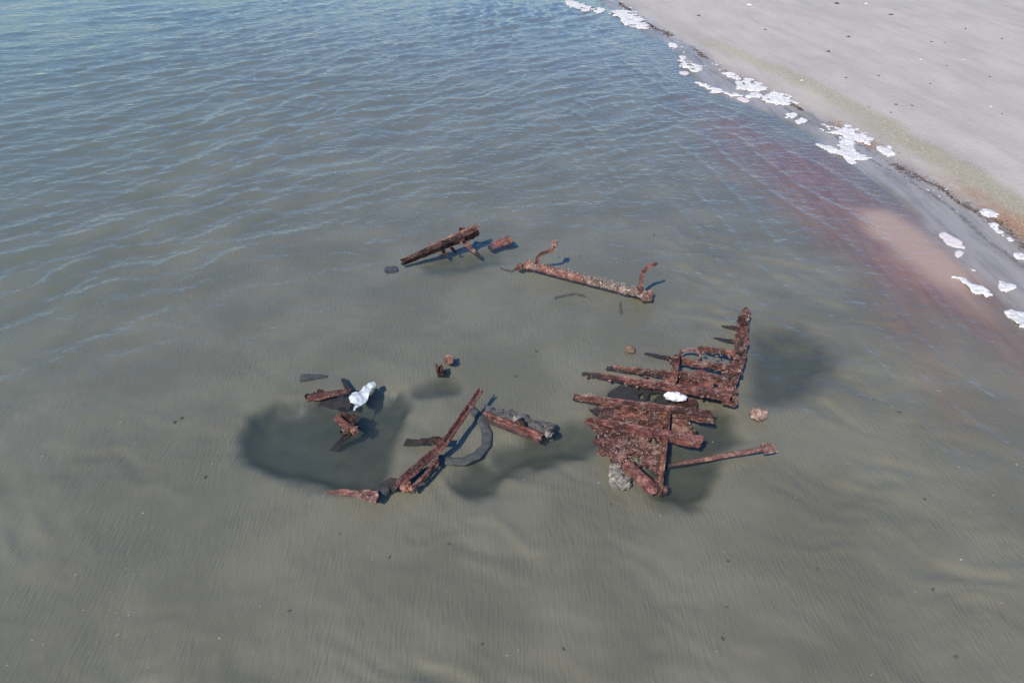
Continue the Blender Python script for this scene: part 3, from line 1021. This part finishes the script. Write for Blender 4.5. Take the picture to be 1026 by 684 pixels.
# ================================================================== long channel beam slanting up
lb = thing('channel_beam', 'long slanting rusted channel beam with an open trough at its low end', 'wreckage', (*P(440, 450)[:2], -0.35))
mb = MB()
lo, mid, hi = P(402, 487, 0.10), P(446, 443, 0.22), P(482, 390, 0.34)
low_mid = lo.lerp(mid, 0.55)
sweep(mb, [lo + Vector((0, 0.05, 0.05)), mid, hi], angle_p(0.085, 0.11, 0.022), rag=0.010, taper=(1.05, 0.8), roll=0.2)
mb.build('upper_flange', RUST_RED, lb)
mb = MB()
sweep(mb, [P(413, 490, 0.03), P(426, 477, 0.05), P(439, 461, 0.06)], rect(0.05, 0.10), rag=0.026, step=0.04, roll=0.1)
mb.build('lower_flange', RUST_ORANGE, lb)
mb = MB()
sheet(mb, [P(404, 486, -0.04), P(446, 447, 0.02), P(445, 458, -0.03), P(413, 491, -0.06)], cell=0.04, thick=0.03, lump=0.015, rag=0.04, seed=15)
mb.build('web', SUNK, lb)
for k, (x, y, z) in enumerate(((404, 487, 0.05), (409, 485, 0.08), (413, 488, 0.03), (407, 490, 0.0))):
    mb = MB()
    rock(mb, P(x, y, z), 0.055, (1, 1, 0.9), 0.8, 40 + k)
    mb.build('broken_edge', RUST_ORANGE if k % 2 else RUST_PALE, lb)
mb = MB()
sweep(mb, [P(446, 441, 0.16), P(430, 442, -0.04), P(406, 443, -0.12)], rect(0.13, 0.08), rag=0.03, taper=(1, 0.7))
mb.build('side_arm', RUST_DARK, lb)
mb = MB()
sweep(mb, [P(402, 487, -0.04), P(392, 485, -0.1), P(384, 489, -0.16)], rect(0.18, 0.08), rag=0.05)
mb.build('sunken_foot', RUST, lb)

# dark curved frame under water beside it
mb = MB()
arc = [(470, 408), (482, 420), (488, 434), (487, 446), (478, 456), (464, 462), (450, 462), (438, 458)]
sweep(mb, [P(x, y, -0.12) for x, y in arc], tube_p(0.085, 9, 0.4), rag=0.015)
tag(mb.build('curved_frame', plain_mat('silted_iron', (0.05, 0.053, 0.054), (0.105, 0.102, 0.095), 9, 0.85, 0.015)), 'dark curved frame arching under water beside the channel beam', 'wreckage')

# beam with grey crusted top and red side
gb = thing('crusted_beam', 'sunken beam with grey crusted top and red flaking side', 'wreckage', (*P(520, 425)[:2], -0.4))
mb = MB()
sheet(mb, [P(485, 406, -0.07), P(520, 413, -0.05), P(556, 424, -0.01), P(557, 431, 0.0), P(545, 434, 0.0), P(510, 423, -0.03), P(486, 412, -0.06)], cell=0.04, thick=0.07,
      lump=0.03, rag=0.05, seed=22)
mb.build('crusted_top', GREY_CRUST, gb)
for k, (a, c, w, h) in enumerate((((486, 413, 0.02), (545, 436, 0.06), 0.07, 0.08), ((488, 418, -0.04), (543, 439, 0.0), 0.09, 0.09), ((489, 422, -0.1), (541, 442, -0.05), 0.08, 0.07))):
    mb = MB()
    sweep(mb, [P(*a), P(*c)], rect(w, h * 0.7), rag=0.014, roll=0.5, freq=11)
    mb.build('flaking_strake', RUST_RED, gb)
for k, (x, y, z) in enumerate(((517, 420, 0.09), (520, 423, 0.08), (549, 434, 0.06), (552, 433, 0.05), (524, 425, 0.07))):
    mb = MB()
    rock(mb, P(x, y, z), 0.06, (1, 1, 1), 0.7, 60 + k)
    mb.build('crust_knob', CRUST if k in (0, 2) else RUST_DARK, gb)

# low pointed plate just awash
mb = MB()
sweep(mb, [P(327, 493, -0.02), P(345, 493.5, 0.02), P(362, 495, 0.05), P(377, 498, 0.03)], rect(0.17, 0.07), rag=0.028, taper=(0.25, 1.0), step=0.045)
tag(mb.build('awash_plate', RUST_PALE), 'low pointed rusty plate barely awash at the channel beam foot', 'plate')
mb = MB()
sweep(mb, [P(374, 498, -0.05), P(388, 491, -0.08)], rect(0.2, 0.1), rag=0.03, taper=(1, 0.6))
tag(mb.build('sunken_wedge', SUNK), 'dark wedge under water between awash plate and channel beam', 'wreckage')

# fragments round the big dark pool
fr_ = thing('sunken_bracket', 'red rusted bracket with a black gaping end, half sunk beside the plastic bag', 'wreckage', (*P(330, 395)[:2], -0.3))
mb = MB()
sweep(mb, [P(309, 399, 0.03), P(330, 395, 0.03), P(352, 391, -0.04)], angle_p(0.10, 0.09, 0.02), rag=0.01, taper=(1.3, 0.8), roll=3.6)
mb.build('arm', RUST_RED, fr_)
mb = MB()
sheet(mb, [P(307, 398, 0.05), P(320, 388, 0.08), P(328, 392, -0.02), P(316, 401, 0.0)], cell=0.035, thick=0.03, lump=0.02, rag=0.04, seed=35)
mb.build('end_plate', RUST_DARK, fr_)
mb = MB()
sheet(mb, [P(316, 402, -0.10), P(350, 398, -0.07), P(356, 410, -0.08), P(334, 411, -0.12)], cell=0.05, thick=0.03, lump=0.03, rag=0.08, seed=36)
mb.build('sunken_web', RUST, fr_)
mb = MB()
sweep(mb, [P(344, 381, -0.12), P(350, 393, -0.05)], rect(0.07, 0.07), rag=0.02)
mb.build('strut', RUST_DARK, fr_)
mb = MB()
sweep(mb, [PB(302, 379, 0.03), PB(326, 376.5, 0.03)], rect(0.17, 0.07), rag=0.02, taper=(1, 0.4))
tag(mb.build('sunken_strip', SUNK), 'dark slat lying under water beyond the sunken bracket', 'plate')

cl = thing('broken_joint', 'tangle of short rusted bars at a broken joint in the dark pool', 'wreckage', (*P(347, 428)[:2], -0.45))
for a, c, w, mt in (((336, 418, 0.10), (352, 430, 0.08), 0.085, RUST_RED), ((341, 416, 0.05), (353, 422, 0.08), 0.12, RUST_DARK), ((354, 427, 0.08), (333, 449, -0.3), 0.12, RUST_DARK),
                    ((358, 427, 0.09), (346, 434, 0.02), 0.08, RUST_ORANGE), ((353, 428, 0.1), (354, 414, 0.06), 0.04, RUST), ((344, 436, 0.0), (358, 424, 0.05), 0.13, RUST_DARK)):
    mb = MB()
    sweep(mb, [P(*a), P(*c)], angle_p(w, w, 0.022), rag=0.01, step=0.05)
    mb.build('bar', mt, cl)
for k, (x, y, z) in enumerate(((352, 428, 0.1), (355, 431, 0.05), (347, 432, 0.05))):
    mb = MB()
    rock(mb, P(x, y, z), 0.07, (1, 1, 1), 0.8, 80 + k)
    mb.build('rust_lump', RUST_ORANGE if k != 1 else RUST_PALE, cl)

# plastic bag caught on the joint
mb = MB()
outline = [(349.5, 399), (353, 394), (358, 393.5), (363, 390), (367, 385.5), (371, 388), (373.5, 391), (370, 397), (367, 403), (362, 408), (357, 412), (353, 417), (357, 406), (351, 403)]
sheet(mb, [P(x, y, 0.03) for x, y in outline], cell=0.02, thick=0.012, lump=0.012, rag=0.003, freq=3.0, seed=50,
      corr=lambda X, Y: 0.07 * np.abs(fbm((X + 0.6 * Y) * 4.5, (Y - 0.6 * X) * 2.2, 2, 77)) + 0.015 * np.abs(fbm(X * 11, Y * 11, 2, 78)))
bag = mb.build('plastic_bag', BAG)
tag(bag, 'crumpled white plastic bag snagged above the dark pool', 'bag')
mb = MB()
sheet(mb, [P(368, 386, 0.08), P(374, 382.5, 0.09), P(377.5, 384, 0.09), P(376, 388, 0.07), P(371, 390, 0.06)], cell=0.02, thick=0.012, lump=0.05, rag=0.01, freq=4, seed=52)
t = mb.build('twisted_corner', BAG, bag)

# small stumps at the top of the pool
st = [((450, 362, 0.02), 0.12, RUST_ORANGE, 'stump', 'small orange rusted knob breaking the surface beside a dark stump')]
mb = MB()
for k, (dx, dy) in enumerate(((0, 0), (-2.5, 1), (2, 2), (0.5, -2))):
    rock(mb, P(450 + dx, 360 + dy, 0.05), 0.055, (1, 1, 0.9), 0.9, 90 + k)
sweep(mb, [P(451, 364, -0.3), P(450, 361, 0.03)], rect(0.1, 0.1), rag=0.02)
tag(mb.build('rusted_knob', RUST_PALE), st[0][4], 'stump')
mb = MB()
sweep(mb, [P(443, 377, -0.3), P(441.5, 372, 0.05), P(440, 366, 0.12)], angle_p(0.13, 0.10, 0.03), rag=0.03, endrag=0.06)
tag(mb.build('dark_stump', RUST_DARK), 'short dark rusted stump next to the small orange knob', 'stump')

# thin sticks lying under water near the armed beam
for pts, lab in (([(555, 299), (568, 296), (576, 294.5), (586, 297)], 'thin dark stick on the sea bed in front of the armed beam'),
                 ([(621.5, 303), (622, 315)], 'short dark peg on the sea bed near the armed beam'),
                 ([(501, 269), (512, 272), (522, 268)], 'bent dark stick under water at the armed beam tip'),
                 ([(556, 297), (574, 290)], None)):
    if not lab:
        continue
    mb = MB()
    sweep(mb, [PB(x, y, 0.015) for x, y in pts], rect(0.04, 0.04), rag=0.02)
    tag(mb.build('stick', WEED), lab, 'stick')

# ================================================================== foam along the water's edge
def foam(name, pts, label, group, thin=False, seed=0, z=None, th=0.03, lean=0.0):
    w = [P(x, y, 0.015) for x, y in pts]
    ws = []
    for p in w:
        zz = max(gz(p.x, p.y), 0.0) + 0.004 if z is None else z
        ws.append(Vector((p.x, p.y, zz)))
    a = np.array([tuple(p) for p in ws])
    ext = max(np.ptp(a[:, 0]), np.ptp(a[:, 1]))
    mb = MB()
    sheet(mb, ws, cell=max(0.03, min(0.09, ext / 45)), thick=0.02 if thin else 0.024, lump=0.008 if thin else 0.018, rag=0.05 if thin else min(0.34, 0.07 + ext * 0.05), freq=3.8, dome=0.012 if thin else th,
          holes=0.0 if thin or ext < 0.8 else 0.12, seed=seed)
    o = mb.build(name, FOAM_THIN if thin else FOAM, smooth=True)
    return tag(o, label, 'foam', group)


def oval(cx, cy, rx, ry, tilt=0.0, k=14):
    r = []
    for i in range(k):
        t = 2 * math.pi * i / k
        x, y = rx * math.cos(t), ry * math.sin(t)
        r.append((cx + x * math.cos(tilt) - y * math.sin(tilt), cy + x * math.sin(tilt) + y * math.cos(tilt)))
    return r


G1 = 'foam patches along the tide line'
foam('foam_patch', [(819, 143), (832, 146), (843, 149), (855, 150), (870, 158), (873, 164), (860, 163), (845, 158), (830, 151)], 'largest ragged white foam raft, its seaward arm', G1, seed=2)
foam('foam_patch', [(824, 126), (836, 128), (848, 128), (860, 133), (868, 138), (871, 146), (860, 145), (848, 141), (836, 137), (827, 133)], 'largest ragged white foam raft, its landward arm against the wrack line', G1, seed=3)
foam('foam_patch', [(843, 138), (852, 143), (857, 152), (849, 152), (840, 146)], 'narrow foam neck joining the two arms of the largest foam raft', G1, seed=4)
foam('foam_patch', [(612, 12), (622, 10), (634, 13), (646, 20), (650, 29), (640, 29), (626, 23), (616, 18)], 'broad white foam raft at the far end of the shore', G1, seed=5)
foam('foam_patch', [(566, 0), (580, 2), (588, 5), (582, 9), (572, 8)], 'far foam raft out in the blue water', G1, seed=6)
foam('foam_patch', oval(588, 9, 6, 3), 'foam blob touching the far foam raft', G1, seed=7)
foam('foam_patch', oval(600, 11, 6, 3), 'foam blob between the far raft and the broad raft', G1, seed=8)
foam('foam_patch', [(680, 56), (684, 57), (690, 62), (698, 65), (705, 69), (702, 73), (692, 72), (683, 66)], 'boot shaped white foam patch drifting off the wet sand', G1, seed=9)
foam('foam_patch', oval(674.5, 46, 3, 2.5), 'single small round foam dot at the water edge', G1, seed=10)
foam('foam_patch', [(699, 82), (708, 85), (720, 89), (735, 94), (742, 97), (732, 97), (718, 93), (704, 87)], 'long thin foam streak lying offshore of its neighbours', G1, seed=11)
foam('foam_patch', [(723, 75), (732, 75), (741, 79), (739, 81), (728, 79)], 'flat foam sliver on the landward side of the clustered patches', G1, seed=12)
foam('foam_patch', [(738, 83), (748, 80), (760, 86), (768, 91), (760, 94), (748, 92), (740, 90)], 'lobed foam patch in the middle of the cluster', G1, seed=13)
foam('foam_patch', oval(756, 97, 7, 3.2), 'oval foam patch next to the lobed one', G1, seed=14)
foam('foam_patch', [(765, 99), (775, 94), (788, 98), (798, 105), (792, 108), (778, 106), (766, 103)], 'wide foam patch pressed against the dark wrack line', G1, seed=15)
foam('foam_patch', oval(795, 117, 6, 2.8), 'larger of two small foam ovals between wide patch and largest raft', G1, seed=16)
foam('foam_patch', oval(802, 122, 5, 2.6), 'smaller of two small foam ovals just before the largest raft', G1, seed=17)
foam('foam_patch', oval(745, 100, 6, 1.8, 0.3), 'faint foam wisp beside the oval patch', G1, thin=True, seed=18)
foam('foam_patch', oval(685, 73, 5, 1.8, 0.1), 'faint foam wisp beside the boot shaped patch', G1, thin=True, seed=19)
for k, (x, y, rx, ry) in enumerate(((881, 151, 6, 2.5), (888, 154, 7, 3), (891, 150, 4, 2))):
    foam('foam_patch', oval(x, y, rx, ry, 0.3), 'small foam scraps stranded on the wrack line', G1, seed=20 + k)
G2 = 'foam discs on the reddish shallows'
foam('foam_disc', [(940, 235), (946, 232), (955, 237), (962, 242), (968, 250), (958, 248), (946, 243)], 'pale pink film of foam at the end of the reddish bank', G2, thin=True, seed=30)
foam('foam_disc', oval(961, 254, 5, 4), 'small translucent foam disc next to the pink film', G2, thin=True, seed=31)
foam('foam_disc', [(964, 268), (972, 268), (981, 270), (980, 273), (970, 272)], 'thin foam bar between the discs', G2, seed=32)
foam('foam_disc', [(956, 277), (966, 279), (978, 285), (990, 290), (998, 297), (988, 299), (978, 293), (962, 284)], 'long white foam tongue on the reddish shallows', G2, seed=33)
foam('foam_disc', oval(1007, 287, 10, 5, 0.2), 'clean oval foam disc close to the wet sand', G2, seed=34)
foam('foam_disc', [(1005, 312), (1016, 311), (1030, 316), (1034, 328), (1024, 328), (1014, 321)], 'bright broad foam patch on the red shallows beyond the oval disc', G2, seed=35)
for k, (x, y, rx, ry) in enumerate(((989, 217, 7, 2.6), (985, 232, 5, 2), (995, 229, 6, 3), (999, 234, 5, 2.2), (1012, 242, 5, 2), (1022, 259, 8, 3.2), (1003, 238, 3, 1.5))):
    foam('foam_scrap', oval(x, y, rx, ry, 0.3), 'bits of foam stranded beside the rust stained sand', 'stranded foam scraps', seed=40 + k, th=0.02)

# ================================================================== wrack, shells, litter
def flake(mb, c, size, r, stretch=1.0, up=0.4):
    a = r.uniform(0, math.pi)
    dx, dy = math.cos(a) * size * stretch, math.sin(a) * size * stretch
    ex, ey = -math.sin(a) * size * 0.5, math.cos(a) * size * 0.5
    h = size * up
    x, y, z = c
    mb.add([(x - dx, y - dy, z), (x + ex, y + ey, z), (x + dx, y + dy, z), (x - ex, y - ey, z), (x + r.uniform(-.3, .3) * size, y + r.uniform(-.3, .3) * size, z + h)],
           [(0, 3, 2, 1), (0, 1, 4)[::-1], (1, 2, 4)[::-1], (2, 3, 4)[::-1], (3, 0, 4)[::-1]])


def scatter(name, mat, num, yr, xf, size, seed, stretch=(1, 1), up=0.4, clump=None):
    r = random.Random(seed)
    q = np.random.default_rng(seed)
    # denser per metre where it lies closer, as the pieces differ in size there
    ys = yr[0] * (yr[1] / yr[0]) ** q.random(num)
    xs = np.array([xf(y, r) for y in ys])
    if clump:
        keep = fbm(xs * clump, ys * clump * 0.6, 2, seed) > -0.05
        xs, ys = xs[keep], ys[keep]
    zs = ground_z(xs, ys, False)
    zs = np.maximum(zs, -0.3)
    mb = MB()
    for x, y, z in zip(xs, ys, zs):
        s_ = size * r.uniform(0.5, 1.5) * (0.7 + y / 50)
        flake(mb, (x, y, z - 0.003), s_, r, r.uniform(*stretch), up)
    o = mb.build(name, mat)
    o['kind'] = 'stuff'
    return o


o = scatter('seaweed_wrack', WRACK, 9000, (10.5, 75), lambda y, r: float(wrack_x(y)) + r.gauss(0, 0.09 + 0.05 * math.sin(y * 1.7)) + 0.3 * noise.noise((y * 0.6, 3, 0)), 0.02, 3, (1, 3), 0.5, 1.1)
tag(o, 'thin dark line of seaweed wrack along the upper swash', 'seaweed', kind='stuff')
o = scatter('fallen_wrack', WRACK_BROWN, 5000, (10.5, 24), lambda y, r: float(wrack_x(y)) + abs(r.gauss(0.1, 0.3)) + 0.2 * noise.noise((y * 0.9, 8, 0)), 0.022, 4, (1, 3), 0.4, 1.0)
tag(o, 'brown seaweed scraps spread above the wrack line on rusty sand', 'seaweed', kind='stuff')
o = scatter('swash_debris', WRACK, 1500, (10, 24), lambda y, r: float(edge_x(y)) * 0.45 + float(wrack_x(y)) * 0.55 + r.gauss(0, 0.07) + 0.22 * noise.noise((y * 0.5, 1, 0)), 0.013, 14, (1, 3), 0.4, 0.9)
tag(o, 'faint second line of dark specks on the wet sand', 'seaweed', kind='stuff')
o = scatter('shell_grit', SHELLS, 11000, (10.5, 36), lambda y, r: float(shell_x(y)) + r.gauss(0, 0.33) + 0.3 * noise.noise((y * 0.4, 5, 0)), 0.018, 6, (0.8, 1.3), 0.8)
tag(o, 'olive yellow band of broken shell and grit along the berm', 'shells', kind='stuff')
o = scatter('dark_grit', WRACK_BROWN, 2200, (12, 70), lambda y, r: float(wrack_x(y)) + 1.0 + abs(r.gauss(0, 7.0)), 0.012, 7, (0.8, 2.2), 0.5)
tag(o, 'tiny dark specks strewn over the dry beach', 'grit', kind='stuff')
o = scatter('foam_flecks', FOAM, 420, (10.5, 62), lambda y, r: float(wrack_x(y)) + r.gauss(-0.1, 0.22), 0.035, 17, (0.8, 1.6), 0.5, 0.8)
tag(o, 'small white foam flecks caught along the wrack line', 'foam', kind='stuff')
r = random.Random(9)
mb = MB()
for k in range(130):
    x, y = r.uniform(0, 1026), r.uniform(330, 684)
    if r.random() < 0.35:
        x, y = r.gauss(115, 35), r.gauss(620, 40)
    p = P(x, y, -0.3)
    flake(mb, (p.x, p.y, gz(p.x, p.y)), r.uniform(0.006, 0.013), r, r.uniform(0.8, 1.4), 0.7)
tag(mb.build('shell_specks', SHELLWHITE), 'tiny white shell specks strewn over the sea bed', 'shells', kind='stuff')

# litter one can pick out on the dry sand
def litter(px, py, size, mat, name, lab, cat, grp, stretch=1.6, up=0.6):
    p = P(px, py, 0.3)
    for _ in range(4):
        p = P(px, py, gz(p.x, p.y))
    mb = MB()
    rr = random.Random(int(px * 7 + py))
    for k in range(3):
        flake(mb, (p.x + rr.uniform(-1, 1) * size * 0.7, p.y + rr.uniform(-1, 1) * size * 0.7, gz(p.x, p.y) - 0.004), size, rr, stretch * rr.uniform(0.7, 1.3), up)
    return tag(mb.build(name, mat), lab, cat, grp)


for px, py, s_ in ((893, 113, .10), (898, 105, .12), (914, 106, .10), (830, 52, .22), (851, 37, .16), (933, 42, .13), (946, 43, .13), (880, 76, .12), (848, 78, .13), (967, 29, .15),
                   (1004, 39, .12), (932, 84, .10), (871, 107, .07), (1004, 114, .07), (893, 15, .2), (838, 4, .3), (992, 77, .08), (949, 66, .08), (767, 30, .15), (700, 16, .2)):
    litter(px, py, s_ * 0.42, WRACK, 'seaweed_scrap', 'dark scrap of seaweed lying on the open dry beach', 'seaweed', 'seaweed scraps on the beach')
for px, py, s_, lab in ((750, 5, .3, 'white shell pair with a dark scrap far up the beach'), (923, 60, .13, 'white shell beside dark scraps on the pale sand'),
                        (993, 107, .09, 'lone white shell on the sand above the shell band'), (868, 4, .22, 'white shell at the far top of the beach'),
                        (803, 81, .16, 'bright shell lying within the shelly band'), (966, 60, .1, 'pale shell chip on bare sand')):
    litter(px, py, s_ * 0.42, SHELLWHITE, 'white_shell', lab, 'shell', 'white shells on the beach', 1.1)

# weed scraps that rest on the sea bed
for px, py, s_ in ((902, 413, .10), (819, 570, .06), (728, 608, .06), (730, 562, .05), (538, 352, .07), (535, 357, .06), (517, 377, .06), (180, 420, .11), (175, 423, .07), (206, 478, .05),
                   (340, 535, .05), (450, 545, .05), (565, 650, .04), (483, 645, .05), (926, 500, .04), (958, 658, .06), (612, 505, .04),
                   (724, 640, .06), (390, 558, .04), (290, 612, .05), (560, 258, .06), (655, 235, .06), (582, 257, .05), (820, 370, .06), (875, 400, .05), (935, 590, .05)):
    p = P(px, py, -0.3)
    for _ in range(4):
        p = P(px, py, gz(p.x, p.y))
    s_ *= 0.55
    mb = MB()
    rr = random.Random(int(px * 3 + py))
    a_ = rr.uniform(0, 3.1)
    el = rr.uniform(0.25, 0.8)
    ov = [(s_ * math.cos(t), s_ * el * math.sin(t)) for t in np.linspace(0, 6.283, 11)[:-1]]
    sheet(mb, [Vector((p.x + x * math.cos(a_) - y * math.sin(a_), p.y + x * math.sin(a_) + y * math.cos(a_), gz(p.x, p.y) + 0.012)) for x, y in ov], cell=s_ / 6, thick=0.02,
          lump=0.01, rag=s_ * 0.35, freq=0.9 / s_, seed=int(px))
    near = sorted((math.hypot(px - ax, py - ay), nm) for ax, ay, nm in ((590, 280, 'the armed beam'), (440, 245, 'the raised beam'), (448, 365, 'the orange knob'), (660, 420, 'the ribbed hull plating'),
                                                                        (720, 457, 'the slanting iron bar'), (350, 495, 'the awash plate'), (800, 370, 'the faint dark pool'), (280, 440, 'the big dark pool')))
    how = 'largest dark' if s_ >= 0.055 else ('dark' if s_ > 0.0276 else 'tiny dark')
    tag(mb.build('weed_scrap', WEED), how + (' weed scrap on the sea bed by ' + near[0][1] if near[0][0] < 120 else ' weed scrap on the open rippled sea bed'), 'seaweed', 'weed scraps on the sea bed')
